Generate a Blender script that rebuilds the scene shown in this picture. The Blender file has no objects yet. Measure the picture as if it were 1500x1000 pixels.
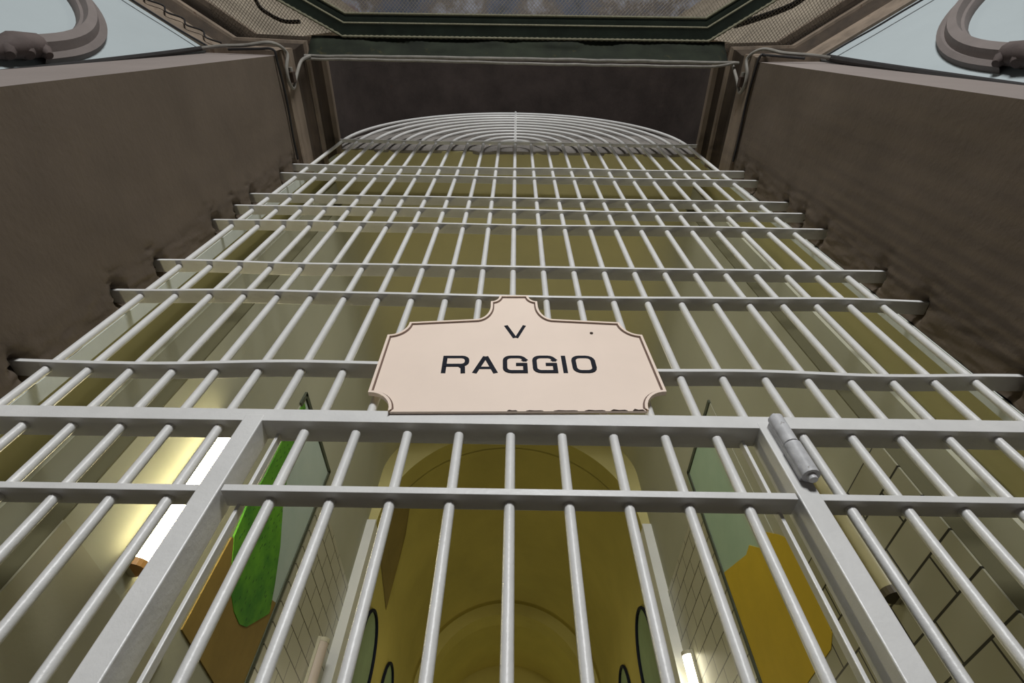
import bpy, math, random
from mathutils import Vector, noise, Matrix
random.seed(5)
S = 0.9            # one modelling unit (camera to gate) in metres
FL = -1.28         # floor level below the camera, in units
C = bpy.context.scene.collection
PI = math.pi

def W(p): return Vector((p[0]*S, p[1]*S, (p[2]-FL)*S))

# ------------------------------------------------------------------ materials
def new_mat(name):
    m = bpy.data.materials.new(name); m.use_nodes = True
    nt = m.node_tree; b = nt.nodes['Principled BSDF']
    return m, nt, b

def coords(nt, scale=(1, 1, 1)):
    tc = nt.nodes.new('ShaderNodeTexCoord'); mp = nt.nodes.new('ShaderNodeMapping')
    mp.inputs['Scale'].default_value = scale
    nt.links.new(tc.outputs['Object'], mp.inputs['Vector'])
    return mp.outputs['Vector']

def ramp(nt, fac, stops):
    r = nt.nodes.new('ShaderNodeValToRGB')
    e = r.color_ramp.elements
    while len(e) < len(stops): e.new(0.5)
    for i, (p, c) in enumerate(stops):
        e[i].position = p; e[i].color = (c[0], c[1], c[2], 1)
    nt.links.new(fac, r.inputs['Fac'])
    return r.outputs['Color']

def noise_tex(nt, vec, scale, detail=5, rough=0.6):
    n = nt.nodes.new('ShaderNodeTexNoise')
    n.inputs['Scale'].default_value = scale; n.inputs['Detail'].default_value = detail
    n.inputs['Roughness'].default_value = rough
    nt.links.new(vec, n.inputs['Vector'])
    return n.outputs['Fac']

def plaster(name, col, var=0.12, scale=3.0, rough=0.85, bump=0.25, bscale=40, stretch=(1, 1, 1), stain=None, spec=0.3):
    """matt paint with soft patches, optional darker stains and a fine bump"""
    m, nt, b = new_mat(name)
    v = coords(nt, stretch)
    f = noise_tex(nt, v, scale)
    lo = [c*(1-var) for c in col]; hi = [min(1, c*(1+var)) for c in col]
    c = ramp(nt, f, [(0.3, lo), (0.7, hi)])
    if stain:
        s = noise_tex(nt, v, scale*3.1, 8, 0.7)
        mx = nt.nodes.new('ShaderNodeMix'); mx.data_type = 'RGBA'
        r = ramp(nt, s, [(0.60, (0, 0, 0)), (0.72, (1, 1, 1))])
        nt.links.new(r, mx.inputs[0]); nt.links.new(c, mx.inputs[6])
        mx.inputs[7].default_value = (*stain, 1)
        c = mx.outputs[2]
    nt.links.new(c, b.inputs['Base Color'])
    b.inputs['Roughness'].default_value = rough
    b.inputs['Specular IOR Level'].default_value = spec
    if bump:
        bp = nt.nodes.new('ShaderNodeBump'); bp.inputs['Strength'].default_value = bump
        bp.inputs['Distance'].default_value = 0.004
        nt.links.new(noise_tex(nt, v, bscale, 6), bp.inputs['Height'])
        nt.links.new(bp.outputs['Normal'], b.inputs['Normal'])
    return m

def tiles(name, col, grout, bw, rh, dz=0.0, dy=0.0, var=0.04):
    m, nt, b = new_mat(name)
    tc = nt.nodes.new('ShaderNodeTexCoord')
    sp = nt.nodes.new('ShaderNodeSeparateXYZ'); nt.links.new(tc.outputs['Object'], sp.inputs[0])
    cb = nt.nodes.new('ShaderNodeCombineXYZ')
    ad = nt.nodes.new('ShaderNodeMath'); ad.operation = 'ADD'; ad.inputs[1].default_value = dz
    nt.links.new(sp.outputs['Z'], ad.inputs[0])
    ay = nt.nodes.new('ShaderNodeMath'); ay.operation = 'ADD'; ay.inputs[1].default_value = dy
    nt.links.new(sp.outputs['Y'], ay.inputs[0]); nt.links.new(ay.outputs[0], cb.inputs['X']); nt.links.new(ad.outputs[0], cb.inputs['Y'])
    br = nt.nodes.new('ShaderNodeTexBrick'); nt.links.new(cb.outputs[0], br.inputs['Vector'])
    br.inputs['Scale'].default_value = 1.0
    br.inputs['Brick Width'].default_value = bw; br.inputs['Row Height'].default_value = rh
    br.inputs['Mortar Size'].default_value = 0.0044; br.inputs['Mortar Smooth'].default_value = 0.1
    br.inputs['Color1'].default_value = (*col, 1)
    br.inputs['Color2'].default_value = (*[c*(1-var) for c in col], 1)
    br.inputs['Mortar'].default_value = (*grout, 1)
    nt.links.new(br.outputs['Color'], b.inputs['Base Color'])
    b.inputs['Roughness'].default_value = 0.35
    return m

def glow(name, col, strength, base=(0.9, 0.9, 0.85)):
    m, nt, b = new_mat(name)
    b.inputs['Base Color'].default_value = (*base, 1)
    b.inputs['Emission Color'].default_value = (*col, 1)
    b.inputs['Emission Strength'].default_value = strength
    return m

M = {}
M['bar'] = plaster('white_gloss_paint', (0.69, 0.685, 0.67), 0.06, 9, 0.36, 0.3, 55, spec=0.5)
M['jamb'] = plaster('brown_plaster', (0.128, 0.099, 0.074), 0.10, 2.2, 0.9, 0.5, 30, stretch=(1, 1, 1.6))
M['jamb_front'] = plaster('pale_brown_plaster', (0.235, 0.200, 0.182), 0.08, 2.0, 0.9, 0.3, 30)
M['impost_dark'] = plaster('sooty_shaded_impost_paint', (0.045, 0.031, 0.020), 0.4, 3.2, 0.8, 0.5, 25, stretch=(3, 0.6, 3))  # grime and the shade of the recessed steps put into one dark colour
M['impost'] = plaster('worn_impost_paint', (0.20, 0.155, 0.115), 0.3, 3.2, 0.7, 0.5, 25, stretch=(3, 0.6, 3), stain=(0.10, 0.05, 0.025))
M['soffit'] = plaster('dark_vault_plaster', (0.050, 0.038, 0.034), 0.3, 3.5, 0.95, 0.4, 35)  # dark brown over the whole vault, mottled at random
M['rotunda'] = plaster('cool_white_wall_paint', (0.37, 0.415, 0.425), 0.04, 1.5, 0.7, 0.1)
M['hood'] = plaster('mauve_brown_moulding', (0.185, 0.158, 0.147), 0.12, 4, 0.8, 0.3)
M['corbel'] = plaster('dark_corbel_stone', (0.10, 0.078, 0.072), 0.25, 8, 0.8, 0.5)
M['gallery'] = plaster('grey_tan_gallery_plaster', (0.26, 0.22, 0.17), 0.25, 2.5, 0.9, 0.3)
M['tymp'] = plaster('dusty_grey_plaster', (0.23, 0.212, 0.195), 0.3, 5, 0.95, 0.6, 30, stain=(0.05, 0.042, 0.034))
M['reveal'] = plaster('pale_grey_reveal_paint', (0.56, 0.59, 0.55), 0.10, 3, 0.8, 0.3, stain=(0.36, 0.33, 0.24))
M['olive'] = plaster('olive_yellow_wall_paint', (0.50, 0.46, 0.235), 0.08, 1.6, 0.75, 0.2)
M['wall'] = plaster('beige_wall_paint', (0.43, 0.425, 0.325), 0.05, 1.3, 0.85, 0.15, spec=0.1)
M['stripe'] = plaster('dark_olive_corner_shade', (0.13, 0.12, 0.065), 0.06, 2, 0.8, 0.1)  # dark colour standing in for the unlit face of the wall step
M['dado'] = plaster('dado_wall_paint', (0.36, 0.34, 0.24), 0.05, 1.3, 0.6, 0.15)
M['ceiling'] = plaster('olive_ceiling_paint', (0.60, 0.55, 0.31), 0.08, 1.4, 0.8, 0.2)
def vault_mat():
    """ceiling paint that laps softly over the beige wall paint at the springing"""
    m = plaster('olive_vault_shaded_paint', (0.60, 0.55, 0.31), 0.08, 1.4, 0.8, 0.2)
    nt = m.node_tree; b = nt.nodes['Principled BSDF']
    src = b.inputs['Base Color'].links[0].from_socket
    tc = nt.nodes.new('ShaderNodeTexCoord'); sp = nt.nodes.new('ShaderNodeSeparateXYZ')
    nt.links.new(tc.outputs['Object'], sp.inputs[0])
    mr = nt.nodes.new('ShaderNodeMapRange')
    mr.inputs['From Min'].default_value = (4.55-FL)*S; mr.inputs['From Max'].default_value = (5.15-FL)*S
    nt.links.new(sp.outputs['Z'], mr.inputs['Value'])
    mx = nt.nodes.new('ShaderNodeMix'); mx.data_type = 'RGBA'
    nt.links.new(mr.outputs['Result'], mx.inputs[0]); mx.inputs[6].default_value = (0.43, 0.425, 0.325, 1)
    nt.links.new(src, mx.inputs[7]); nt.links.new(mx.outputs[2], b.inputs['Base Color'])
    return m
M['vault'] = vault_mat()
M['corridor'] = plaster('mustard_corridor_paint', (0.43, 0.365, 0.095), 0.10, 1.2, 0.7, 0.2)
M['spandrel'] = plaster('light_mustard_paint', (0.56, 0.50, 0.22), 0.06, 1.5, 0.75, 0.2)
M['far_green'] = plaster('pale_green_far_paint', (0.28, 0.36, 0.16), 0.12, 1.2, 0.7, 0.1)
M['recess'] = plaster('umber_recess_shade', (0.20, 0.15, 0.04), 0.15, 2, 0.8, 0.1)  # flat colour for the shade of a recess that is not modelled
M['white_strip'] = plaster('white_lit_edge_strip', (0.78, 0.78, 0.74), 0.03, 3, 0.3, 0)  # white carries the lamplight on the corner edge of the opening
M['floor'] = plaster('grey_stone_floor', (0.060, 0.046, 0.035), 0.2, 3, 0.6, 0.2)
M['tile'] = tiles('cream_wall_tiles', (0.37, 0.355, 0.255), (0.014, 0.012, 0.009), 0.315, 0.136, 0.0875, 0.1845)
M['tile_far'] = tiles('white_wall_tiles', (0.50, 0.485, 0.38), (0.06, 0.055, 0.04), 0.26, 0.1305, 0.05)
M['sign'] = plaster('pinkish_cream_enamel', (0.86, 0.71, 0.60), 0.03, 4, 0.45, 0.12, 25)
M['rim'] = plaster('sign_rim_shadow', (0.16, 0.10, 0.075), 0.15, 12, 0.5, 0.2)
M['ink'] = plaster('black_lettering_paint', (0.010, 0.012, 0.020), 0.2, 10, 0.6, 0, spec=0.1)
M['rust'] = plaster('dark_rust', (0.06, 0.04, 0.03), 0.4, 20, 0.9, 0.4)
M['steel'] = plaster('painted_steel_hinge', (0.52, 0.52, 0.53), 0.2, 30, 0.38, 0.35, 40, stain=(0.2, 0.18, 0.16))
M['black'] = plaster('black_cable_sheath', (0.022, 0.020, 0.020), 0.2, 20, 0.55, 0)
M['grey_cable'] = plaster('grey_cable_sheath', (0.23, 0.215, 0.19), 0.2, 20, 0.5, 0)
M['pipe'] = plaster('pale_grey_conduit', (0.55, 0.58, 0.58), 0.1, 10, 0.4, 0)
M['frame_green'] = plaster('dark_green_frame_paint', (0.028, 0.040, 0.030), 0.3, 6, 0.6, 0.2)
M['rope'] = plaster('pale_rope', (0.20, 0.19, 0.13), 0.3, 90, 0.9, 0.5, 120)
M['net'] = plaster('tan_net_cord', (0.40, 0.35, 0.28), 0.2, 20, 0.9, 0)
M['tarp'] = plaster('dark_green_sheet', (0.014, 0.018, 0.010), 0.5, 4, 0.9, 0.3, 12, stain=(0.045, 0.040, 0.015))
M['mural_line'] = plaster('dark_mural_border', (0.075, 0.085, 0.06), 0.2, 9, 0.7, 0)
M['mural_ochre'] = plaster('ochre_mural_paint', (0.27, 0.18, 0.045), 0.15, 4, 0.7, 0)
M['mural_yellow'] = plaster('yellow_mural_paint', (0.60, 0.42, 0.03), 0.07, 4, 0.7, 0)
M['panel_green'] = plaster('grey_green_panel_paint', (0.24, 0.32, 0.18), 0.10, 3, 0.7, 0)
M['tube_on'] = glow('lit_tube_cover', (1.0, 0.90, 0.54), 36)
M['tube_far'] = glow('lit_far_tube_cover', (1.0, 0.93, 0.68), 9)
M['tube_off'] = plaster('unlit_tube_cover', (0.36, 0.32, 0.17), 0.08, 6, 0.3, 0)
M['tube_pink'] = plaster('unlit_pinkish_tube_cover', (0.55, 0.46, 0.38), 0.06, 6, 0.3, 0)
M['lamp_end'] = plaster('amber_glow_end_cap', (0.55, 0.28, 0.08), 0.1, 10, 0.4, 0)  # amber stands in for the glow at the ends of the lit tube
M['lamp_body'] = plaster('lamp_housing', (0.50, 0.47, 0.34), 0.06, 6, 0.4, 0)
M['lamp_dark'] = plaster('dark_end_cap', (0.07, 0.055, 0.03), 0.1, 10, 0.5, 0)

def mural_sky(name, c0, c1, wall, along):
    """thin wash of sky paint that runs out into the bare wall towards one side"""
    m, nt, b = new_mat(name)
    v = coords(nt)
    f = noise_tex(nt, v, 2.5)
    c = ramp(nt, f, [(0.35, c0), (0.7, c1)])
    tc = nt.nodes.new('ShaderNodeTexCoord'); sp = nt.nodes.new('ShaderNodeSeparateXYZ')
    nt.links.new(tc.outputs['Object'], sp.inputs[0])
    mr = nt.nodes.new('ShaderNodeMapRange')
    mr.inputs['From Min'].default_value = along[0]*S; mr.inputs['From Max'].default_value = along[1]*S
    nt.links.new(sp.outputs['Y'], mr.inputs['Value'])
    mx = nt.nodes.new('ShaderNodeMix'); mx.data_type = 'RGBA'
    nt.links.new(mr.outputs['Result'], mx.inputs[0])
    mx.inputs[6].default_value = (*wall, 1); nt.links.new(c, mx.inputs[7])
    nt.links.new(mx.outputs[2], b.inputs['Base Color']); b.inputs['Roughness'].default_value = 0.75
    return m
M['sky_left'] = mural_sky('pale_blue_mural_sky', (0.42, 0.52, 0.47), (0.50, 0.58, 0.53), (0.43, 0.425, 0.325), (2.55-3, 2.62-3))
M['sky_right'] = mural_sky('pale_green_mural_sky', (0.36, 0.50, 0.37), (0.43, 0.57, 0.43), (0.43, 0.425, 0.325), (2.68-3, 2.92-3))

def cactus_mat():
    m, nt, b = new_mat('cactus_green_paint')
    v = coords(nt)
    big = noise_tex(nt, v, 4)
    c = ramp(nt, big, [(0.35, (0.035, 0.19, 0.01)), (0.62, (0.12, 0.36, 0.015)), (0.75, (0.03, 0.26, 0.14))])
    v2 = coords(nt, (1, 30, 12))
    vo = nt.nodes.new('ShaderNodeTexVoronoi'); vo.inputs['Scale'].default_value = 1.6
    nt.links.new(v2, vo.inputs['Vector'])
    r = ramp(nt, vo.outputs['Distance'], [(0.16, (1, 1, 1)), (0.24, (0, 0, 0))])
    mx = nt.nodes.new('ShaderNodeMix'); mx.data_type = 'RGBA'
    nt.links.new(r, mx.inputs[0]); nt.links.new(c, mx.inputs[6]); mx.inputs[7].default_value = (0.015, 0.09, 0.01, 1)
    nt.links.new(mx.outputs[2], b.inputs['Base Color']); b.inputs['Roughness'].default_value = 0.7
    return m
M['cactus'] = cactus_mat()

def dome_mat():
    m, nt, b = new_mat('faded_painted_dome')
    v = coords(nt, (1, 1, 1))
    f = noise_tex(nt, v, 1.1, 7, 0.7)
    c = ramp(nt, f, [(0.30, (0.05, 0.055, 0.05)), (0.44, (0.11, 0.13, 0.19)), (0.52, (0.16, 0.14, 0.13)),
                     (0.60, (0.34, 0.36, 0.44)), (0.68, (0.20, 0.09, 0.06)), (0.76, (0.5, 0.5, 0.5))])
    nt.links.new(c, b.inputs['Base Color']); b.inputs['Roughness'].default_value = 0.8
    return m
M['dome'] = dome_mat()

# ------------------------------------------------------------------ mesh builder (coordinates in units, camera at the origin)
class MB:
    def __init__(s): s.v = []; s.f = []; s.mi = []; s.cur = 0
    def quad(s, *p):
        n = len(s.v); s.v += [tuple(q) for q in p]; s.f.append(tuple(range(n, n+len(p)))); s.mi.append(s.cur)
    def grid(s, rows, closed=False):
        n = len(s.v); c = len(rows[0])
        for r in rows: s.v += [tuple(q) for q in r]
        for i in range(len(rows)-1):
            for j in range(c if closed else c-1):
                k = (j+1) % c
                s.f.append((n+i*c+j, n+i*c+k, n+(i+1)*c+k, n+(i+1)*c+j)); s.mi.append(s.cur)
    def box(s, x0, x1, y0, y1, z0, z1):
        p = [(x, y, z) for z in (z0, z1) for y in (y0, y1) for x in (x0, x1)]
        n = len(s.v); s.v += p
        for f in ((0, 2, 3, 1), (4, 5, 7, 6), (0, 1, 5, 4), (1, 3, 7, 5), (3, 2, 6, 7), (2, 0, 4, 6)):
            s.f.append(tuple(n+i for i in f)); s.mi.append(s.cur)
    def tube(s, pts, r, n=10, caps=True, closed=False):
        pts = [Vector(p) for p in pts]; rows = []; up = None
        N = len(pts)
        for i, p in enumerate(pts):
            if closed: t = pts[(i+1) % N]-pts[i-1]
            else: t = pts[min(i+1, N-1)]-pts[max(i-1, 0)]
            t.normalize()
            if up is None:
                up = Vector((0, 1, 0)) if abs(t.y) < 0.9 else Vector((1, 0, 0))
            a = t.cross(up).normalized(); up = a.cross(t).normalized()
            rr = r[i] if isinstance(r, (list, tuple)) else r
            rows.append([p+a*math.cos(2*PI*k/n)*rr+up*math.sin(2*PI*k/n)*rr for k in range(n)])
        if closed: rows.append(rows[0])
        b = len(s.v); s.grid(rows, True)
        if caps and not closed:
            s.f.append(tuple(b+k for k in range(n))); s.mi.append(s.cur)
            e = b+(len(rows)-1)*n
            s.f.append(tuple(e+k for k in reversed(range(n)))); s.mi.append(s.cur)
    def prism(s, poly, fn, d0, d1):
        """poly of (a,b), fn(a,b,d) -> point; a solid between depths d0 and d1"""
        n = len(poly); b = len(s.v)
        s.v += [tuple(fn(a, c, d0)) for a, c in poly] + [tuple(fn(a, c, d1)) for a, c in poly]
        s.f.append(tuple(range(b, b+n))); s.f.append(tuple(reversed(range(b+n, b+2*n))))
        s.mi += [s.cur, s.cur]
        for i in range(n):
            j = (i+1) % n
            s.f.append((b+j, b+i, b+n+i, b+n+j)); s.mi.append(s.cur)
    def build(s, name, mats, parent=None, smooth=False, bevel=0.0, fix=True):
        me = bpy.data.meshes.new(name)
        off = parent['_off'] if parent is not None else (0, 0, 0)
        o3 = Vector(off)
        me.from_pydata([tuple(W(p)-o3) for p in s.v], [], s.f)
        if not isinstance(mats, (list, tuple)): mats = [mats]
        for m in mats: me.materials.append(m)
        for p, i in zip(me.polygons, s.mi): p.material_index = i
        if fix:
            import bmesh
            bm = bmesh.new(); bm.from_mesh(me)
            bmesh.ops.remove_doubles(bm, verts=bm.verts, dist=1e-5)
            bmesh.ops.recalc_face_normals(bm, faces=bm.faces)
            bm.to_mesh(me); bm.free()
        if smooth:
            for p in me.polygons: p.use_smooth = True
            try: me.set_sharp_from_angle(angle=math.radians(40))
            except Exception: pass
        o = bpy.data.objects.new(name, me); C.objects.link(o)
        o['_off'] = off
        if parent is not None: o.parent = parent
        if bevel:
            b = o.modifiers.new('bevel', 'BEVEL'); b.width = bevel; b.segments = 2; b.limit_method = 'ANGLE'
        return o

def thing(name, label, cat, loc, group=None):
    o = bpy.data.objects.new(name, None); C.objects.link(o)
    w = W(loc); o.location = w; o['_off'] = tuple(w)
    o['label'] = label; o['category'] = cat
    o.empty_display_size = 0.05
    if group: o['group'] = group
    return o

def tag(o, label, cat, group=None, kind=None):
    o['label'] = label; o['category'] = cat
    if group: o['group'] = group
    if kind: o['kind'] = kind
    return o

def struct(o, label=None, cat=None):
    o['kind'] = 'structure'
    if label: o['label'] = label
    if cat: o['category'] = cat
    return o

# ------------------------------------------------------------------ dimensions of the gateway
XL, XR = -1.625, 1.685
RAILS = [(3.889, .05), (3.651, .05), (3.174, .055), (2.955, .055), (2.706, .058), (2.174, .06), (1.891, .06), (1.383, .062)]
SP = 0.1405        # bar spacing above the door
SPRING = 4.79
YB = 1.03          # depth of the bars

# ------------------------------------------------------------------ gateway piers
def arris_y(z): return 0.18+0.03*max(z, -1.0)

def pier(sg, xj, name, label):
    ztop = 4.0 if sg < 0 else 4.08
    m = MB()
    # rough jamb face
    nz, ny = 260, 60
    rows = []
    rz = [r[0] for r in RAILS]+[1.12, 0.855]
    for i in range(nz+1):
        z = FL+(ztop-FL)*i/nz
        row = []
        ya = arris_y(z)
        for j in range(ny+1):
            t = j/ny; t = 1-(1-t)**1.7
            y = ya+(1.10-ya)*t
            d = 0.006*noise.noise((y*3, z*3, sg*7.0))
            e = min(1, max(0, (y-0.86)/0.15))
            d += e*(0.0045*noise.fractal((y*22+sg*3, z*14, 1.3), 0.7, 2.1, 5))
            for k in rz:
                q = 1/(1+(((y-1.03)/0.055)**2+((z-k+0.015)/0.032)**2)**3)
                d += q*(0.05+0.05*noise.noise((y*40, z*40, 4.0)))
                q = math.exp(-((y-0.93)/0.035)**2-((z-k+0.03)/0.05)**2)
                d += 0.014*q*max(0, noise.noise((y*34, z*26, 9.0+sg))+0.2)
            row.append((xj+sg*d, y, z))
        rows.append(row)
    m.grid(rows)
    back = sg*2.7
    xc = sg*2.1
    m.cur = 1
    rows = []
    for i in range(nz+1):
        z = FL+(ztop-FL)*i/nz
        a = rows_first = (xj+sg*0.006*noise.noise((arris_y(z)*3, z*3, sg*7.0)), arris_y(z), z)
        rows.append([a, (xc, arris_y(z)-0.008, z)])
    m.grid(rows)
    m.cur = 0
    m.quad((xj, 1.10, FL), (back, 1.10, FL), (back, 1.10, ztop), (xj, 1.10, ztop))
    m.quad((xj, arris_y(ztop), ztop), (xj, 1.10, ztop), (back, 1.10, ztop), (xc, arris_y(ztop), ztop))
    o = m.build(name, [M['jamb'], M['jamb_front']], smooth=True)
    struct(o, label, 'wall')
pier(-1, XL, 'wall_left', 'brown plastered gateway pier left of the white bars')
pier(1, XR, 'wall_right', 'brown plastered gateway pier right of the white bars, striped with bar shadows')

# ------------------------------------------------------------------ diagonal rotunda walls
PH = math.radians(33)
def diag_pt(sg, t, z, out=0.0):
    x = sg*(2.1+t*math.cos(PH)); y = 0.272-t*math.sin(PH)
    return (x-sg*math.sin(PH)*out, y-math.cos(PH)*out, z)

for sg, nm in ((-1, 'left'), (1, 'right')):
    m = MB()
    m.prism([(0, FL), (3.2, FL), (3.2, 4.3), (0, 4.3)], lambda a, b, d, sg=sg: diag_pt(sg, a, b, d), 0, -0.15)
    struct(m.build('wall_rotunda_'+nm, M['rotunda']), 'cool white rotunda wall turning away on the %s, with an arched moulding' % nm, 'wall')
    m = MB()
    m.prism([(0, 4.3), (3.2, 4.3), (3.2, 9.0), (0, 9.0)], lambda a, b, d, sg=sg: diag_pt(sg, a, b, d), 0, -0.15)
    struct(m.build('wall_gallery_'+nm, M['gallery']), 'tan gallery wall above the cornice on the %s' % nm, 'wall')

# impost and cornice, mitred round the pier and along the diagonal wall
def sweep(m, path, profile, side):
    """path of plan points, profile of (out, z); side=+1 puts 'out' on the left of the walking direction"""
    n = len(path); rows = []
    for i, p in enumerate(path):
        p = Vector(p)
        ds = []
        if i > 0: ds.append((p-Vector(path[i-1])).normalized())
        if i < n-1: ds.append((Vector(path[i+1])-p).normalized())
        ns = [Vector((-d.y, d.x))*side for d in ds]
        if len(ns) == 2:
            b = (ns[0]+ns[1]).normalized(); b = b/max(0.3, b.dot(ns[0]))
        else: b = ns[0]
        rows.append([(p.x+b.x*o, p.y+b.y*o, z) for o, z in profile])
    return rows

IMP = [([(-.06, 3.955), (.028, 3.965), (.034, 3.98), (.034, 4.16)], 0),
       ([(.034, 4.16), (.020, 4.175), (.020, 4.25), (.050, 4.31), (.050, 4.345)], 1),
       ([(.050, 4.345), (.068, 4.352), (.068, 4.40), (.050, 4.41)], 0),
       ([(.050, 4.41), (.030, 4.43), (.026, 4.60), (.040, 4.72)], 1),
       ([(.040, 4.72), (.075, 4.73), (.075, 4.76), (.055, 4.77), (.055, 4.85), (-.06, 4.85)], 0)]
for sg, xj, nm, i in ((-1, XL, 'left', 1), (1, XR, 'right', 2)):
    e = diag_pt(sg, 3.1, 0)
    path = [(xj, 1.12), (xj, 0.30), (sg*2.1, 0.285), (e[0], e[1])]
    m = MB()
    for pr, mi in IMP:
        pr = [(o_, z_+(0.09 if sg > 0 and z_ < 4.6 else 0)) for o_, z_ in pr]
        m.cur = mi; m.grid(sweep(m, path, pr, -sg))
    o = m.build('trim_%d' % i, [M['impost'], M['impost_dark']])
    struct(o, 'worn brown stepped impost moulding above the %s pier' % nm, 'moulding')

# hood moulds over the neighbouring arches
for sg, nm, t0 in ((-1, 'left', 0.035), (1, 'right', 0.085)):
    R, zc = 1.02, 2.72
    tc = t0+R
    root = thing('arch_moulding', 'mauve brown arched moulding on the white wall, upper %s corner' % nm, 'moulding', diag_pt(sg, tc, zc-.2), 'arched wall mouldings')
    prof = [(0, 0), (0, .03), (.022, .045), (.035, .035), (.05, .075), (.09, .085), (.105, .05), (.118, .045), (.13, .02), (.13, 0)]
    rows = [[diag_pt(sg, t0+u, zc-.12, d) for u, d in prof]]
    for k in range(49):
        a = PI*k/48
        rows.append([diag_pt(sg, tc-math.cos(a)*(R-u), zc+math.sin(a)*(R-u), d) for u, d in prof])
    rows.append([diag_pt(sg, 2*tc-t0-u, zc-.12, d) for u, d in prof])
    m = MB(); m.grid(rows); m.build('hood', M['hood'], root, smooth=True)
    for q in (0, 1):
        tt = t0+0.065 if q == 0 else tc*2-t0-0.065
        m = MB()
        # stacked rolls and leaves of the end stop
        for zz, w, r in ((zc-.11, .07, .036), (zc-.20, .055, .045), (zc-.29, .045, .04)):
            pts = [diag_pt(sg, tt+k*w, zz+0.02*math.cos(k*1.5), .05) for k in (-1, -.6, 0, .6, 1)]
            m.tube(pts, [r*.45, r*.9, r, r*.9, r*.45], 10)
        pts = [diag_pt(sg, tt, zc-.08, .05), diag_pt(sg, tt, zc-.20, .06), diag_pt(sg, tt, zc-.34, .04), diag_pt(sg, tt, zc-.42, .015)]
        m.tube(pts, [.05, .055, .03, .012], 10)
        m.build('corbel', M['corbel'], root, smooth=True)

# ------------------------------------------------------------------ vault over the gateway and the wall above it
AX, AA, AB, AZ = 0.03, 1.635, 1.62, 4.82
def arch(a, grow=0.0): return (AX-math.cos(a)*(AA+grow), AZ+math.sin(a)*(AB+grow))
m = MB(); rows = []
for k in range(61):
    x, z = arch(PI*k/60)
    rows.append([(x, y, z+0.004*noise.noise((x*3, y*3, z*3))) for y in (0.35, 0.5, 0.7, 0.9, 1.12)])
m.grid(rows)
struct(m.build('ceiling_vault', M['soffit'], smooth=True), 'dark barrel vault over the top of the white bars', 'ceiling')
m = MB(); rows = []
for k in range(61):
    a = PI*k/60; x, z = arch(a)
    t = -math.cos(a); 
    if a < PI/4: ox, oz = -2.6, AZ+4.2*math.tan(a)
    elif a > 3*PI/4: ox, oz = 2.6, AZ+4.2*math.tan(PI-a)
    else: ox, oz = -2.6*math.cos(a)/math.cos(PI/4), 9.0
    rows.append([(x, 0.35, z), (ox, 0.35, oz), (ox, 0.5, oz), (x, 0.5, z)])
m.grid(rows)
struct(m.build('wall_front', M['gallery']), 'tan wall above the gateway arch', 'wall')

# ceiling of the rotunda high above
m = MB(); m.box(-6, 6, -7, 0.5, 9.0, 9.2)
struct(m.build('ceiling', M['dome']), 'faded painted rotunda ceiling seen through the net', 'ceiling')

# floor
m = MB(); m.box(-7, 7, -7, 14, FL-.2, FL)
struct(m.build('floor', M['floor']), 'grey stone floor', 'floor')

# ------------------------------------------------------------------ behind the gate: tympanum, reveals, beams
m = MB(); rows = []
for k in range(81):
    x = XL+(XR-XL)*k/80
    u = max(-1, min(1, (x-AX)/AA))
    zt = AZ+AB*math.sqrt(max(0, 1-u*u))
    zb = 4.775+0.035*noise.fractal((x*5, 0.3, 1.0), 0.8, 2.0, 4)
    zb -= 0.05*math.exp(-((x+0.32)/0.06)**2)
    if zt < zb+.01: zt = zb+.01
    rows.append([(x, 1.09+0.012*noise.noise((x*9, zb+q*(zt-zb)*4, 2.0)), zb+(zt-zb)*q) for q in [i/24 for i in range(25)]])
    rows[-1].insert(0, (x, 1.115, zb+.004))
m.grid(rows)
struct(m.build('wall_tympanum', M['tymp'], smooth=True), 'dusty grey plaster behind the curved bars', 'wall')

XO = 1.72
for sg, xj, nm in ((-1, XL, 'left'), (1, XR, 'right')):
    q = -sg
    x1 = xj-sg*0.005
    m = MB(); m.box(min(x1, sg*2.2), max(x1, sg*2.2), 1.10, 1.16, FL, 4.80)
    struct(m.build('wall_reveal_'+nm, M['reveal']), 'pale grey strip of wall just behind the bars on the %s' % nm, 'wall')
    m = MB(); m.box(min(sg*1.74, sg*2.2), max(sg*1.74, sg*2.2), 1.16, 1.40, FL, 4.83)
    struct(m.build('wall_bay_'+nm, M['olive']), 'olive yellow wall bay behind the bars on the %s' % nm, 'wall')
    m = MB(); m.box(min(sg*1.67, sg*2.2), max(sg*1.67, sg*2.2), 1.40, 1.56, FL, 4.83)
    struct(m.build('wall_pilaster_'+nm, M['wall']), 'beige wall pilaster behind the bars on the %s' % nm, 'wall')
    m = MB(); m.box(min(sg*1.6, sg*2.2), max(sg*1.6, sg*2.2), 1.566, 4.9, FL, 4.5); m.box(min(sg*1.62, sg*2.2), max(sg*1.62, sg*2.2), 1.566, 1.80, 4.5, 4.9)
    struct(m.build('wall_inner_'+nm, M['wall']), 'beige inner wall with a mural and a lamp on the %s' % nm, 'wall')
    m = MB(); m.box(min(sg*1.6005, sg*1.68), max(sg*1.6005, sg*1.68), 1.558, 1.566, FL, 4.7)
    struct(m.build('trim_%d' % (7 if sg < 0 else 8), M['stripe']), 'dark olive strip, shade painted on the step of the %s inner wall' % nm, 'trim')
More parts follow.
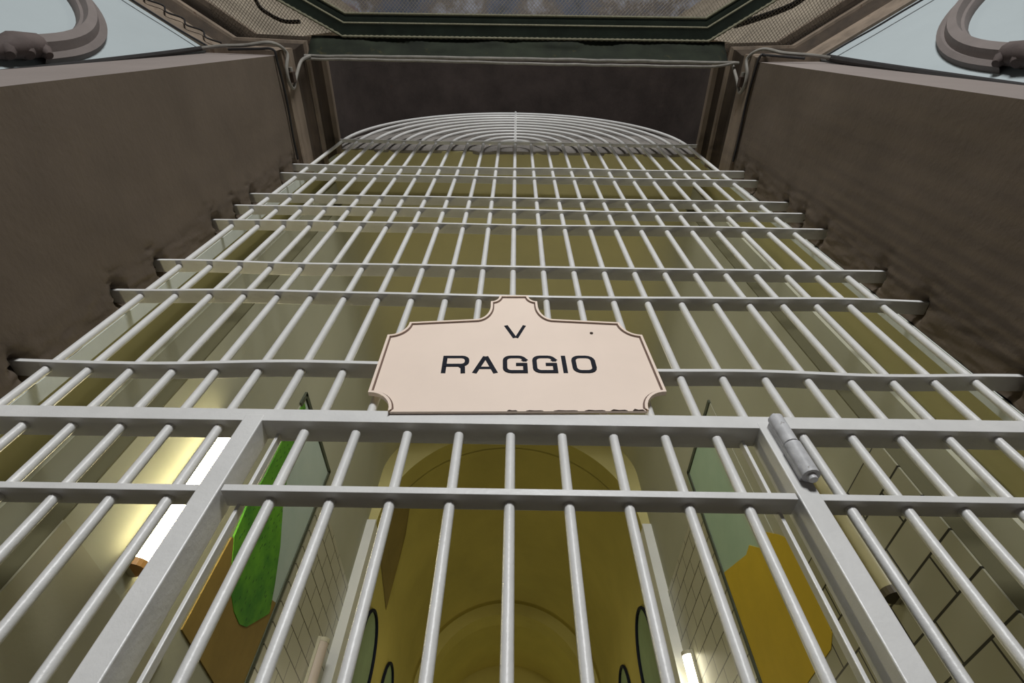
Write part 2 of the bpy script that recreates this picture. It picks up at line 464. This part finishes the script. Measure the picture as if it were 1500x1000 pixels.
# flat soffits
m = MB(); m.box(-2.0, 2.0, 1.10, 1.34, 4.782, 4.95); m.box(-2.0, 2.0, 1.33, 1.60, 4.815, 5.0)
struct(m.build('ceiling_soffit', M['ceiling']), 'olive flat soffit just behind the bars', 'ceiling')
m = MB(); m.box(-1.9, 1.9, 1.575, 1.80, 4.71, 5.9); m.box(-1.9, 1.9, 1.515, 1.575, 4.775, 5.9)
struct(m.build('ceiling_beam', M['ceiling'], bevel=0.006), 'olive beam crossing the ceiling behind the bars', 'beam')

# vault of the room behind
def room(a): return (-math.cos(a)*1.6, 4.45+math.sin(a)*1.12)
m = MB(); rows = []
for k in range(61):
    x, z = room(PI*k/60)
    rows.append([(x, 1.75+3.15*j/12, z) for j in range(13)])
m.grid(rows)
struct(m.build('ceiling_inner', M['vault'], smooth=True), 'olive vaulted ceiling behind the bars', 'ceiling')

# end wall with the corridor arch
RC, ZC, YE = 1.5, 3.70, 4.9
m = MB(); rows = []
for k in range(61):
    a = PI*k/60
    ix, iz = -math.cos(a)*RC, ZC+math.sin(a)*RC
    ox, oz = -math.cos(a)*1.62, 4.45+math.sin(a)*1.14
    if k == 0 or k == 60: oz = ZC
    rows.append([(ox, YE, oz), (ix, YE, iz), (ix, YE+.3, iz)])
m.grid([r[:2] for r in rows]); m.cur = 1; m.grid([r[1:] for r in rows])
struct(m.build('wall_arch', [M['spandrel'], M['corridor']]), 'light mustard wall around the corridor arch', 'wall')
for sg, i in ((-1, 3), (1, 4)):
    m = MB(); m.box(min(sg*1.5, sg*1.62), max(sg*1.5, sg*1.62), YE-.04, YE+.3, FL, ZC+.02)
    struct(m.build('trim_%d' % i, M['white_strip']), 'white strip along the corridor opening on the %s' % ('left' if sg < 0 else 'right'), 'trim')
# corridor
m = MB(); rows = []
for k in range(61):
    a = PI*k/60
    rows.append([(-math.cos(a)*RC, YE+.28+7.2*j/20, ZC+math.sin(a)*RC) for j in range(21)])
m.grid(rows)
struct(m.build('ceiling_corridor', M['corridor'], smooth=True), 'mustard barrel vault of the corridor', 'ceiling')
for sg, nm in ((-1, 'left'), (1, 'right')):
    m = MB(); m.box(min(sg*1.5, sg*1.9), max(sg*1.5, sg*1.9), YE+.28, 12.4, FL, ZC+.005)
    struct(m.build('wall_corridor_'+nm, M['corridor']), 'mustard corridor wall on the %s' % nm, 'wall')
m = MB(); rows = []
for k in range(61):
    a = PI*k/60; c, s = -math.cos(a), math.sin(a)
    rows.append([(c*1.52, 9.1, ZC+s*1.52), (c*1.30, 9.1, ZC+s*1.30), (c*1.30, 9.45, ZC+s*1.30), (c*1.52, 9.45, ZC+s*1.52)])
m.grid(rows)
struct(m.build('trim_5', M['corridor']), 'arched rib across the corridor vault', 'trim')
pp = [(-1.5, 6.224, 3.446), (-1.5, 5.398, 3.60), (-1.49, 5.2, 3.80), (-1.49, 5.19, 3.9), (-1.33, 5.19, 4.40), (-1.31, 5.50, 4.44), (-1.38, 5.90, 4.28), (-1.47, 6.20, 3.95)]
m = MB(); m.quad(*[(x+.006, y, z-.003) for x, y, z in pp]); m.quad(*[(x-.02, y, z) for x, y, z in reversed(pp)])
struct(m.build('trim_6', M['recess']), 'flat dark brown patch painted as the shade of a pointed recess low in the corridor vault on the left', 'recess')
m = MB(); m.box(-1.9, 1.9, 11.4, 11.6, 4.35, 5.6)
struct(m.build('wall_far', M['corridor']), 'mustard upper wall at the corridor end', 'wall')
m = MB(); m.box(-1.9, 1.9, 11.38, 11.6, FL, 4.35)
struct(m.build('wall_far_lower', M['far_green']), 'pale green lower wall at the corridor end', 'wall')

# tiled parts of the walls
m = MB(); m.box(1.592, 1.61, 1.56, 3.5, FL, 1.646)
struct(m.build('wall_tiles_right', M['tile']), 'cream wall tiles with dark joints beneath the unlit lamp', 'tiles')
for sg, nm in ((-1, 'left'), (1, 'right')):
    m = MB(); m.box(min(sg*1.592, sg*1.61), max(sg*1.592, sg*1.61), 3.52, 4.86, FL, 2.92)
    struct(m.build('wall_tiles_far_'+nm, M['tile_far']), 'white wall tiles beyond the mural on the %s' % nm, 'tiles')
m = MB(); m.box(-1.61, -1.592, 1.56, 2.54, FL, 1.17)
struct(m.build('wall_dado_left', M['dado']), 'darker beige dado below the lit lamp', 'wall')

# ------------------------------------------------------------------ murals
def yz(sg):
    return lambda a, b, d: (sg*(1.6-d), a, b)
def strip(m, sg, pts, w, d):
    """a painted line along pts (y,z)"""
    for (a, b), (c, e) in zip(pts, pts[1:]):
        v = Vector((c-a, e-b)).normalized(); n = Vector((-v.y, v.x))*w/2; v = v*w*.3
        m.prism([(a-v.x+n.x, b-v.y+n.y), (c+v.x+n.x, e+v.y+n.y), (c+v.x-n.x, e+v.y-n.y), (a-v.x-n.x, b-v.y-n.y)], yz(sg), 0.001, d)

root = thing('desert_mural', 'mural of a tall green cactus on ochre ground, left wall behind the bars', 'mural', (-1.6, 3.0, 1.3), 'wall murals')
m = MB(); m.prism([(2.55, 2.1), (3.46, 1.9), (3.46, 3.11), (2.55, 3.06)], yz(-1), 0.001, 0.006); m.build('sky', M['sky_left'], root)
m = MB(); m.prism([(2.57, 1.31), (3.10, 1.30), (3.46, 1.29), (3.46, 1.95), (3.30, 1.90), (3.0, 1.92), (2.80, 1.95), (2.57, 1.83)], yz(-1), 0.001, 0.009)
m.build('ground', M['mural_ochre'], root)
cact = [(2.565, 3.02), (2.55, 2.653), (2.57, 2.271), (2.55, 2.051), (2.585, 1.849), (2.784, 1.673), (2.962, 1.614), (3.084, 1.608), (3.178, 1.641), (3.405, 1.85), (3.313, 1.996), (3.161, 2.184), (2.949, 2.362), (2.834, 2.507), (2.70, 2.72), (2.62, 3.02)]
m = MB(); m.prism(cact, yz(-1), 0.001, 0.013); m.build('cactus', M['cactus'], root)
m = MB(); strip(m, -1, [(2.545, 2.98), (2.545, 3.09), (3.45, 3.13), (3.47, 1.30)], 0.035, 0.016); m.build('border', M['mural_line'], root)

root = thing('desert_mural', 'mural of yellow ground under a pale green sky, right wall behind the bars', 'mural', (1.6, 3.0, 1.3), 'wall murals')
m = MB(); m.prism([(2.64, 1.9), (3.52, 1.9), (3.52, 3.19), (2.64, 3.19)], yz(1), 0.001, 0.006); m.build('sky', M['sky_right'], root)
gr = [(3.47, 2.24), (3.05, 2.10), (2.96, 2.11), (2.86, 2.02), (2.70, 2.02), (2.60, 1.93), (2.535, 1.86), (2.53, 1.80), (2.545, 1.33), (2.62, 1.29), (3.50, 1.29)]
m = MB(); m.prism(gr, yz(1), 0.001, 0.011); m.build('ground', M['mural_yellow'], root)
m = MB(); strip(m, 1, [(2.645, 3.195), (3.46, 3.195), (3.53, 1.25)], 0.035, 0.016); m.build('border', M['mural_line'], root)

# arched painted panels in the corridor
def arched_panel(sg, y0, y1, ztop, label):
    r = (y1-y0)/2; yc = (y0+y1)/2
    root = thing('arched_panel', label, 'painted panel', (sg*1.5, yc, FL), 'arched panels along the corridor')
    f = lambda a, b, d: (sg*(1.5-d), a, b)
    pts = [(yc-math.cos(PI*k/20)*r, ztop-r*1.2+math.sin(PI*k/20)*r*1.2) for k in range(21)]
    m = MB(); m.prism([(y0, FL+.1)]+pts+[(y1, FL+.1)], f, 0.001, 0.007); m.build('panel', M['panel_green'], root)
    m = MB(); m.tube([f(a, b, 0.020) for a, b in [(y0, FL+.1)]+pts+[(y1, FL+.1)]], 0.018, 8); m.build('border', M['ink'], root)
arched_panel(-1, 5.35, 6.10, 3.12, 'dark edged green arched panel on the left corridor wall, nearer one')
arched_panel(1, 5.35, 6.12, 3.20, 'dark edged green arched panel on the right corridor wall, nearer one')
arched_panel(-1, 6.75, 7.5, 3.22, 'dark edged green arched panel on the left corridor wall, farther one')
arched_panel(1, 6.80, 7.55, 3.25, 'dark edged green arched panel on the right corridor wall, farther one')

# ------------------------------------------------------------------ tube lamps
def lamp(sg, yc, z0, z1, w, d, cover, end, label, group):
    root = thing('tube_lamp', label, 'lamp', (sg*1.6, yc, z0), group)
    f = lambda a, b, dd: (sg*(1.6-dd), yc+a, b)
    m = MB(); m.prism([(-w/2, z0), (w/2, z0), (w/2, z1), (-w/2, z1)], f, 0.0, d*.35); m.build('housing', M['lamp_body'], root, bevel=0.002)
    m = MB(); rows = []
    for z in (z0+.03, z1-.03):
        rows.append([f(-math.cos(PI*k/10)*w*.42, z, d*.35+math.sin(PI*k/10)*d*.65) for k in range(11)])
    m.grid(rows); m.build('diffuser', cover, root, smooth=True)
    for a, b in ((z0, z0+.032), (z1-.032, z1)):
        m = MB()
        rr = [[f(-math.cos(PI*k/10)*w*.45, z, d*.34+math.sin(PI*k/10)*d*.70) for k in range(11)] for z in (a, b)]
        m.grid(rr); n = len(m.v)
        m.quad(*rr[0]); m.quad(*rr[1]); m.build('end_cap', end, root)
lamp(-1, 1.985, 1.25, 2.13, .105, .085, M['tube_on'], M['lamp_end'], 'lit tube lamp glowing white upright on the left wall', 'tube lamps on the walls')
lamp(1, 1.965, 1.17, 2.13, .105, .085, M['tube_off'], M['lamp_dark'], 'unlit brownish tube lamp upright on the right tiled wall', 'tube lamps on the walls')
lamp(1, 4.66, 1.45, 2.25, .12, .09, M['tube_far'], M['lamp_body'], 'small lit tube lamp on white tiles at the lower right of the corridor opening', 'tube lamps on the walls')
lamp(-1, 4.52, 1.45, 2.24, .12, .09, M['tube_pink'], M['lamp_body'], 'unlit pinkish tube lamp on white tiles left of the corridor opening', 'tube lamps on the walls')

# ------------------------------------------------------------------ the fixed grille
grille = thing('barred_grille', 'tall white painted fixed grille of bars and rails with an arched top', 'grille', (0, 1.03, FL))
RB = 0.0136
for n in range(0, 12):
    r = n*SP
    # bars between the posts stop at the head rail of the door; the rest run to the floor
    zb = 1.10 if r < 0.72 else FL
    m = MB()
    if n == 0:
        m.tube([(0, YB, zb), (0, YB, 3.0), (0, YB, AZ+AB-.02)], RB, 10)
    else:
        pts = [(-r, YB, zb), (-r, YB, 3.0), (-r, YB, SPRING-.1)]
        nn = 8+3*n
        zs = min(1.0, (AB-.03)/max(r, 1e-3))
        pts += [(-math.cos(PI*k/nn)*r, YB, SPRING+math.sin(PI*k/nn)*r) for k in range(nn+1)]
        pts += [(r, YB, SPRING-.1), (r, YB, 3.0), (r, YB, zb)]
        m.tube(pts, RB, 10)
    m.build('bar', M['bar'], grille, smooth=True)

def rail(x0, x1, z, depth, th, wob, y0=1.0, name='rail', parent=grille, seed=0.0):
    m = MB(); rows = []
    N = max(2, int((x1-x0)/0.07))
    for i in range(N+1):
        x = x0+(x1-x0)*i/N
        w = wob*noise.noise((x*1.7+seed, seed*3.1, 0.4))
        w2 = wob*0.7*noise.noise((x*1.3+seed, seed*2.1, 7.4))
        rows.append([(x, y0+w2, z+w), (x, y0+depth+w2, z+w), (x, y0+depth+w2, z-th+w), (x, y0+w2, z-th+w)])
    m.grid(rows, True); m.quad(*rows[0]); m.quad(*rows[-1])
    return m.build(name, M['bar'], parent, bevel=0.0015)
for i, (z, d) in enumerate(RAILS):
    rail(XL-.045, XR+.045, z, d, 0.016, 0.016 if z < 2.8 else 0.008, seed=i*5.3+2)
rail(XL-.03, XR+.03, 4.765, 0.03, 0.012, 0.01, y0=1.005, seed=40)
# head rail over the door, posts and side rails
rail(XL-.05, XR+.05, 1.146, 0.072, 0.050, 0.0, name='head_rail')
for sg in (-1, 1):
    m = MB(); m.box(min(sg*.712, sg*.768), max(sg*.712, sg*.768), 0.998, 1.076, FL, 1.12)
    m.build('post', M['bar'], grille, bevel=0.003)
    a, b = (XL-.05, -.766) if sg < 0 else (.766, XR+.05)
    for z in (.861, -.35, -1.1):
        rail(a, b, z, 0.055, 0.020, 0.0, name='side_rail')
# bars of the side panels were carried down from above; bars either side of the door keep their spacing

# ------------------------------------------------------------------ the door leaf
leaf = thing('barred_door', 'white barred door leaf below the sign, hinged on its right post', 'door', (0, 1.04, FL+.02))
for n in range(-4, 5):
    m = MB(); m.tube([(n*.1482, YB+.005, FL+.06), (n*.1482, YB+.005, 1.085)], RB, 10)
    m.build('bar', M['bar'], leaf, smooth=True)
for sg in (-1, 1):
    m = MB(); m.box(min(sg*.672, sg*.682), max(sg*.672, sg*.682), 1.050, 1.074, FL+.03, 1.108)
    m.build('stile', M['bar'], leaf, bevel=0.002)
rail(-.708, .708, .863, 0.058, 0.020, 0.0, name='rail', parent=leaf)
rail(-.708, .708, -.35, 0.058, 0.020, 0.0, name='rail', parent=leaf)
rail(-.69, .69, 1.135, 0.012, 0.030, 0.0, y0=1.078, name='rail', parent=leaf)
rail(-.69, .69, FL+.07, 0.05, 0.03, 0.0, name='rail', parent=leaf)
# hinge: two knuckles and a pin
m = MB()
m.tube([(.753, .972, 1.105), (.753, .972, 1.004)], .021, 14)
m.tube([(.753, .972, .998), (.753, .972, .893)], .023, 14)
m.box(.735, .772, .972, 1.0, .90, 1.10)
h = m.build('hinge', M['steel'], leaf, smooth=True); h['label'] = 'scuffed steel barrel hinge'
m = MB(); m.tube([(.753, .972, 1.12), (.753, .972, 1.10)], .008, 8); m.tube([(.753, .972, .90), (.753, .972, .880)], [.013, .011], 12)
m.build('pin', M['steel'], h, smooth=True)

# ------------------------------------------------------------------ the sign
def arc(cx, cz, rx, rz, a0, a1, n=9):
    return [(cx+math.cos(a0+(a1-a0)*k/n)*rx, cz+math.sin(a0+(a1-a0)*k/n)*rz) for k in range(n+1)]
half = [(0, 1.125)]
half += arc(.447, 1.125, .075, .085, PI, PI/2)          # lower corner
half += arc(.447, 1.610, .065, .085, -PI/2, -PI)        # shoulder corner
half += arc(.145, 1.735, .057, .103, -PI/2, -PI, 10)    # cove up to the head
half += arc(.088, 1.818, .034, .048, -PI/2, -PI, 7)     # head corner
half += [(0, 1.818)]
outline = half+[(-x, z) for x, z in reversed(half[1:-1])]
rot = math.radians(1.6); scx, scz = 0.016, 1.40
def srot(x, z):
    return (scx+x*math.cos(rot)-(z-scz)*math.sin(rot), scz+x*math.sin(rot)+(z-scz)*math.cos(rot))
def sp_(a, b, d):
    x, z = srot(a, b); return (x*1.0137, .9985-d, z*1.0137)
sign = thing('name_sign', 'cream shaped sign board lettered V RAGGIO standing on the white head rail', 'sign', (scx, .985, 1.12))
m = MB(); m.prism(outline, sp_, 0.0, 0.009); m.build('board', M['sign'], sign)
# raised rim on every edge but the bottom one, with its shadow painted as a dark line inside
def rim_rows(lo, hi, d0, d1):
    rows = []
    for i in range(1, n):
        a, b, c = Vector(outline[i-1]), Vector(outline[i]), Vector(outline[(i+1) % n])
        d1_, d2_ = (b-a).normalized(), (c-b).normalized()
        nn = Vector((-(d1_+d2_).y, (d1_+d2_).x)).normalized()
        k = 1/max(0.55, nn.dot(Vector((-d1_.y, d1_.x))))
        o_, i_ = b+nn*lo*k, b+nn*hi*k
        rows.append([sp_(o_.x, o_.y, d0), sp_(o_.x, o_.y, d1), sp_(i_.x, i_.y, d1), sp_(i_.x, i_.y, d0)])
    return rows
n = len(outline)
m = MB(); m.grid(rim_rows(-.003, .0055, .0, .015)); m.build('rim', M['sign'], sign)
m = MB(); m.grid(rim_rows(.0055, .0105, .008, .0098)); m.build('rim_shadow', M['rim'], sign)
# lettering, wide square-shouldered capitals
def stroke(m, pts, wv, wh, closed=False):
    """pts in letter space; vertical runs get width wv, horizontal runs wh"""
    P = [Vector(p) for p in pts]; N = len(P); rows = []
    for i in range(N):
        a = P[i-1] if (i > 0 or closed) else None; c = P[(i+1) % N] if (i < N-1 or closed) else None
        ds = ([(P[i]-a).normalized()] if a is not None else [])+([(c-P[i]).normalized()] if c is not None else [])
        t = sum(ds, Vector((0, 0))).normalized(); nn = Vector((-t.y, t.x))
        w = Vector((nn.x*wv/2, nn.y*wh/2))
        k = 1/max(.6, nn.dot(Vector((-ds[0].y, ds[0].x))))
        rows.append((P[i]+w*k, P[i]-w*k))
    seq = list(range(N-1))+([N-1] if closed else [])
    for i in seq:
        j = (i+1) % N
        m.prism([rows[i][0][:], rows[i][1][:], rows[j][1][:], rows[j][0][:]], sp_, 0.0085, 0.0100+0.00002*len(m.f))
def rr(x0, x1, z0, z1, r, corners, n=4):
    return None
def letter(): m.build('letter', M['ink'], sign, fix=False)
m = MB()
H0, H1 = 1.308, 1.404
wv, wh = .0145, .0135
zt, zb_, zm = H1-wh/2, H0+wh/2, (H0+H1)/2
def rbox(x0, x1, r):
    pts = []
    for cx, cz, a in ((x1-r, zt-r, 0), (x0+r, zt-r, PI/2), (x0+r, zb_+r, PI), (x1-r, zb_+r, 1.5*PI)):
        pts += arc(cx, cz, r, r, a, a+PI/2, 4)
    return pts
x = -.243
# R
a, b = x+wv/2, x+.078
stroke(m, [(a, H0), (a, H1)], wv, wh)
bowl = [(a, zt), (b-.02, zt)]+arc(b-.014-wv/2+.004, zt-.019, .019, .019, PI/2, 0, 4)+arc(b-.014-wv/2+.004, zm+.013, .019, .019, 0, -PI/2, 4)+[(a, zm-.006)]
stroke(m, bowl, wv, wh)
stroke(m, [(a+.03, zm-.006), (b-.022, zm-.006), (b-.010, zm-.018), (b-.008, H0)], wv, wh)
letter(); m = MB()
# A
x = -.141
stroke(m, [(x+.004, H0), (x+.037, H1-.004)], wv*1.05, wh); stroke(m, [(x+.072, H0), (x+.039, H1-.004)], wv*1.05, wh)
stroke(m, [(x+.018, H0+.028), (x+.060, H0+.028)], wv, wh*.9)
for x in (-.046, .051):
    letter(); m = MB()
    x0, x1 = x+wv/2, x+.079-wv/2; r = .020
    g = [(x1, zt-.026), (x1, zt-r)]+arc(x1-r, zt-r, r, r, 0, PI/2, 4)+arc(x0+r, zt-r, r, r, PI/2, PI, 4)+arc(x0+r, zb_+r, r, r, PI, 1.5*PI, 4)+[(x1-.004, zb_)]
    stroke(m, g, wv, wh)
    stroke(m, [(x1+.001, H0), (x1+.001, zm+.004)], wv, wh)
    stroke(m, [(x1+.006, zm-.002), (x+.043, zm-.002)], wv, wh)
letter(); m = MB()
stroke(m, [(.155, H0), (.155, H1)], wv, wh)
letter(); m = MB()
stroke(m, rbox(.180+wv/2, .258-wv/2, .021), wv, wh, True)
letter(); m = MB()
# V on the line above
V0, V1 = 1.515, 1.598
stroke(m, [(-.034, V1), (-.003, V0)], wv*.95, wh); stroke(m, [(.034, V1), (.003, V0)], wv*.8, wh)
letter()
m = MB(); m.tube([sp_(.272, 1.545, .0085), sp_(.272, 1.545, .012)], .006, 10); m.build('screw', M['rust'], sign)
for xx, ww, hh in ((-.035, .03, .005), (.02, .05, .003), (.10, .07, .003), (.19, .06, .004), (.265, .05, .006), (.33, .035, .008)):
    m = MB(); m.prism([(xx, 1.1252), (xx+ww, 1.1252), (xx+ww*.85, 1.1255+hh*.6), (xx+ww*.5, 1.1255+hh*.4), (xx+ww*.2, 1.1255+hh)], sp_, .0085, .0105)
    m.build('paint_chip', M['rust'], sign)

# ------------------------------------------------------------------ cables along the pier heads
def cable(name, pts, r, mat, label, n=8, sm=4, wob=0.0):
    P = [Vector(p) for p in pts]; out = []
    for i in range(len(P)-1):
        p0, p1, p2, p3 = P[max(i-1, 0)], P[i], P[i+1], P[min(i+2, len(P)-1)]
        for k in range(sm):
            t = k/sm
            q = 0.5*((2*p1)+(p2-p0)*t+(2*p0-5*p1+4*p2-p3)*t*t+(3*p1-p0-3*p2+p3)*t**3)
            if wob: q = q+Vector((0, noise.noise((q.x*6, 1, r*99))*wob, noise.noise((q.x*5, 9, r*77))*wob))
            out.append(q)
    out.append(P[-1])
    m = MB(); m.tube(out, r, n)
    return tag(m.build(name, mat, smooth=True), label, 'cable')
cable('cable', [(-1.60, .33, 4.33), (-.8, .325, 4.32), (0, .325, 4.30), (.8, .325, 4.29), (1.64, .33, 4.30)], .011, M['grey_cable'], 'grey cable strung straight across the top of the gateway', wob=.006, sm=12)
cable('cable', [(-1.58, .345, 4.30), (-.6, .345, 4.27), (.3, .35, 4.24), (1.0, .35, 4.22), (1.4, .35, 4.23), (1.62, .33, 4.30)], .009, M['grey_cable'], 'grey cable sagging just below the straight one across the gateway', wob=.006, sm=12)
for sg, xj, nm in ((-1, XL, 'left'), (1, XR, 'right')):
    i = -sg
    cable('cable', [diag_pt(sg, .02, 1.2, .02), diag_pt(sg, .0, 2.4, .02), diag_pt(sg, -.01, 3.4, .02), diag_pt(sg, -.02, 3.88, .03)], .014 if sg < 0 else .02, M['black'], 'black cable up the corner beside the %s white wall' % nm)
    u = 0.0 if sg < 0 else 0.14
    k = xj+i*.052
    cable('cable', [diag_pt(sg, -.02, 3.84, .03), (sg*1.95, .245, 3.87), (sg*1.80, .24, 3.90+u*.5), (xj-i*.01, .225, 3.93+u), (k, .285, 4.00+u), (k, .375, 3.945+u), (k, .457, 3.94+u), (k, .505, 4.0+u), (k+i*.012, .43, 4.07+u), (k+i*.02, .35, 4.19+u), (k+i*.05, .325, 4.30)],
          .011, M['grey_cable'], 'grey cable looped round the top corner of the %s pier' % nm, sm=8)
    cable('cable', [(sg*1.9, .262, 3.86), (sg*1.72, .258, 3.885+u), (xj+i*.004, .262, 3.90+u), (xj+i*.016, .33, 3.90+u), (xj+i*.022, .55, 3.91+u), (xj+i*.018, .80, 3.90+u), (xj+i*.018, .97, 3.90+u)],
          .008, M['black'], 'thin black cable turned into the opening along the head of the %s pier' % nm, sm=6)
    root = thing('cable_clamp', 'dark cable clamp at the head of the %s pier' % nm, 'clamp', (k, .44, 3.96+u), 'cable clamps')
    m = MB(); m.box(min(k-i*.016, k+i*.02), max(k-i*.016, k+i*.02), .40, .47, 3.985+u, 4.035+u); m.build('body', M['rust'], root, bevel=.004)
    m = MB(); m.tube([(k, .405, 4.01+u), (k, .375, 4.01+u)], .014, 10); m.build('collar', M['grey_cable'], root, smooth=True)
    # wires running along the cornice of the diagonal wall
    cable('cable', [diag_pt(sg, -.03, 3.90, .045), diag_pt(sg, .2, 3.905, .04), diag_pt(sg, .5, 3.90, .04), diag_pt(sg, 1.2, 3.905, .04), diag_pt(sg, 2.6, 3.9, .04)], .007, M['black'], 'thin black cable under the cornice of the %s white wall' % nm, wob=.008, sm=10)
pts = []
for q in range(13):
    t = -.02+q*.065
    pts.append(diag_pt(-1, t, 4.02 if q % 2 else 4.10, .052))
cable('cable', pts, .006, M['black'], 'thin black wire hanging in loops along the cornice of the left white wall', sm=6)
cable('conduit', [diag_pt(-1, .03, .8, .03), diag_pt(-1, .035, 1.8, .03), diag_pt(-1, .03, 2.28, .03)], .017, M['pipe'], 'pale grey conduit pipe ending at the corner of the left white wall')

# ------------------------------------------------------------------ safety net, its frame and the green sheet
ZN = 4.5
outer = [(-1.31, .205), (1.44, .20), (1.80, -.02), (2.35, -.36), (2.35, -2.0), (1.3, -2.7), (-1.2, -2.7), (-2.3, -2.0), (-2.3, -.36), (-1.75, -.02)]
def inset(poly, d):
    n = len(poly); out = []
    for i in range(n):
        a, b, c = Vector(poly[i-1]), Vector(poly[i]), Vector(poly[(i+1) % n])
        d1, d2 = (b-a).normalized(), (c-b).normalized()
        n1, n2 = Vector((d1.y, -d1.x)), Vector((d2.y, -d2.x))
        q = (n1+n2).normalized(); out.append(tuple(b+q*d/max(.5, q.dot(n1))))
    return out
fr = thing('net_frame', 'dark green many sided frame holding the net overhead', 'frame', (0, -1.2, ZN))
rings = [(0, 0), (0, -.035), (.085, -.035), (.085, -.012), (.125, -.012), (.125, .0), (.145, .0), (.145, .05), (0, .05)]
rows = [[(x, y, ZN+h) for x, y in inset(outer, d)] for d, h in rings]
rows.append(rows[0])
m = MB(); m.grid(rows, True); m.build('band', M['frame_green'], fr)
for d, h, r in ((.0, -.036, .010), (.086, -.030, .008), (.146, -.004, .009)):
    P = inset(outer, d); pts = []
    for i in range(len(P)):
        a, b = Vector(P[i]), Vector(P[(i+1) % len(P)])
        k = max(1, int((b-a).length/.02))
        for q in range(k):
            p = a+(b-a)*q/k; pts.append((p.x, p.y, ZN+h+.003*math.sin(q*PI)))
    m = MB(); m.tube(pts, r if d else [r*(1.25 if i % 2 else .8) for i in range(len(pts))], 6, closed=True)
    m.build('rope', M['rope'], fr, smooth=True)

# net of thin cords
m = MB(); st = 0.0195
x0, x1, y0, y1 = -2.3, 2.4, -.9, .30
def cut(c, sgn):
    """segment of the line y = sgn*x + c inside the net's rectangle"""
    pts = []
    for xx in (x0, x1):
        yy = sgn*xx+c
        if y0 <= yy <= y1: pts.append((xx, yy))
    for yy in (y0, y1):
        xx = (yy-c)/sgn
        if x0 < xx < x1: pts.append((xx, yy))
    return pts[:2] if len(pts) >= 2 else None
w = .0014
for sgn in (1, -1):
    c = -4.2
    while c < 4.2:
        s_ = cut(c, sgn); c += st*1.414
        if not s_: continue
        (ax, ay), (bx, by) = s_
        z = ZN+.055+.003*sgn
        m.tube([(ax, ay, z), (bx, by, z)], w, 4, caps=False)
o = m.build('safety_net', M['net'], fix=False)
tag(o, 'fine tan diamond mesh safety net stretched overhead', 'net')

# crumpled green sheet between the frame and the cables
m = MB(); rows = []
for i in range(57):
    x = -1.55+3.12*i/56
    row = []
    for j in range(11):
        t = j/10
        y = .205+(.335-.205)*t
        z = 4.49-.17*t+.03*noise.fractal((x*3.2, t*1.6, .5), .8, 2.0, 3)*math.sin(PI*min(1, t*1.2+.1))
        row.append((x, y, z))
    rows.append(row)
m.grid(rows)
o = m.build('green_sheet', M['tarp'], smooth=True)
sd = o.modifiers.new('thickness', 'SOLIDIFY'); sd.thickness = 0.002
tag(o, 'crumpled dark green sheet hung between the overhead frame and the cables', 'sheet')

cable('hose', [(1.66, .10, 4.60), (1.80, .06, 4.61), (1.98, .0, 4.61), (2.10, -.06, 4.6), (2.2, -.16, 4.6)], .022, M['black'], 'black hose lying on the net on the right')
cable('hose', [(-1.66, .12, 4.60), (-1.78, .12, 4.61), (-1.88, .08, 4.61), (-1.95, .02, 4.6), (-1.99, -.10, 4.6)], .014, M['black'], 'black hose lying on the net on the left')

# ------------------------------------------------------------------ light
def area(name, loc, target, size, power, col):
    l = bpy.data.lights.new(name, 'AREA'); l.shape = 'RECTANGLE'; l.size, l.size_y = size
    l.energy = power; l.color = col
    o = bpy.data.objects.new(name, l); C.objects.link(o)
    o.location = W(loc); o.rotation_euler = (W(target)-W(loc)).to_track_quat('-Z', 'Y').to_euler()
    return o
def point(name, loc, power, col, r=.15):
    l = bpy.data.lights.new(name, 'POINT'); l.energy = power; l.color = col; l.shadow_soft_size = r
    o = bpy.data.objects.new(name, l); C.objects.link(o); o.location = W(loc); return o
area('rotunda_front_light', (0.5, -5.8, 3.9), (0, 1, 2.2), (1.6, 1.2), 360, (0.97, 0.98, 0.98))  # unseen area light added behind the camera for the rotunda's light; no window there
point('gallery_fill', (0.2, -2.6, 7.6), 80, (1.0, 0.95, 0.85), .3)  # unseen light added to brighten the ceiling above the net
point('inner_room_fill', (0, 2.6, 3.5), 13, (1.0, 0.95, 0.80), .2)  # unseen light added to brighten the inner ceiling and upper walls
point('corridor_light', (0, 6.6, 2.6), 14, (1.0, 0.90, 0.62), .2)
point('corridor_end_light', (0, 10.4, 2.6), 19, (1.0, 0.90, 0.62), .2)
w = bpy.data.worlds.new('World'); bpy.context.scene.world = w; w.use_nodes = True
w.node_tree.nodes['Background'].inputs['Color'].default_value = (0.80, 0.88, 1.0, 1)
w.node_tree.nodes['Background'].inputs['Strength'].default_value = 0.012

# ------------------------------------------------------------------ camera
cam = bpy.data.cameras.new('camera'); cam.sensor_width = 36; cam.lens = 18.0; cam.clip_start = 0.02
co = bpy.data.objects.new('camera', cam); C.objects.link(co)
co.location = W((0, 0, 0))
R = Matrix.Rotation(math.radians(90+56.8), 4, 'X') @ Matrix.Rotation(math.radians(0.9), 4, 'Z')
co.rotation_euler = R.to_euler()
sc = bpy.context.scene; sc.camera = co
sc.view_settings.view_transform = 'Standard'
try: sc.view_settings.look = 'None'
except Exception: pass
sc.view_settings.gamma = 1.0; sc.view_settings.exposure = 0.0
sc.view_settings.use_curve_mapping = False
for o in bpy.data.objects:
    if '_off' in o.keys(): del o['_off']
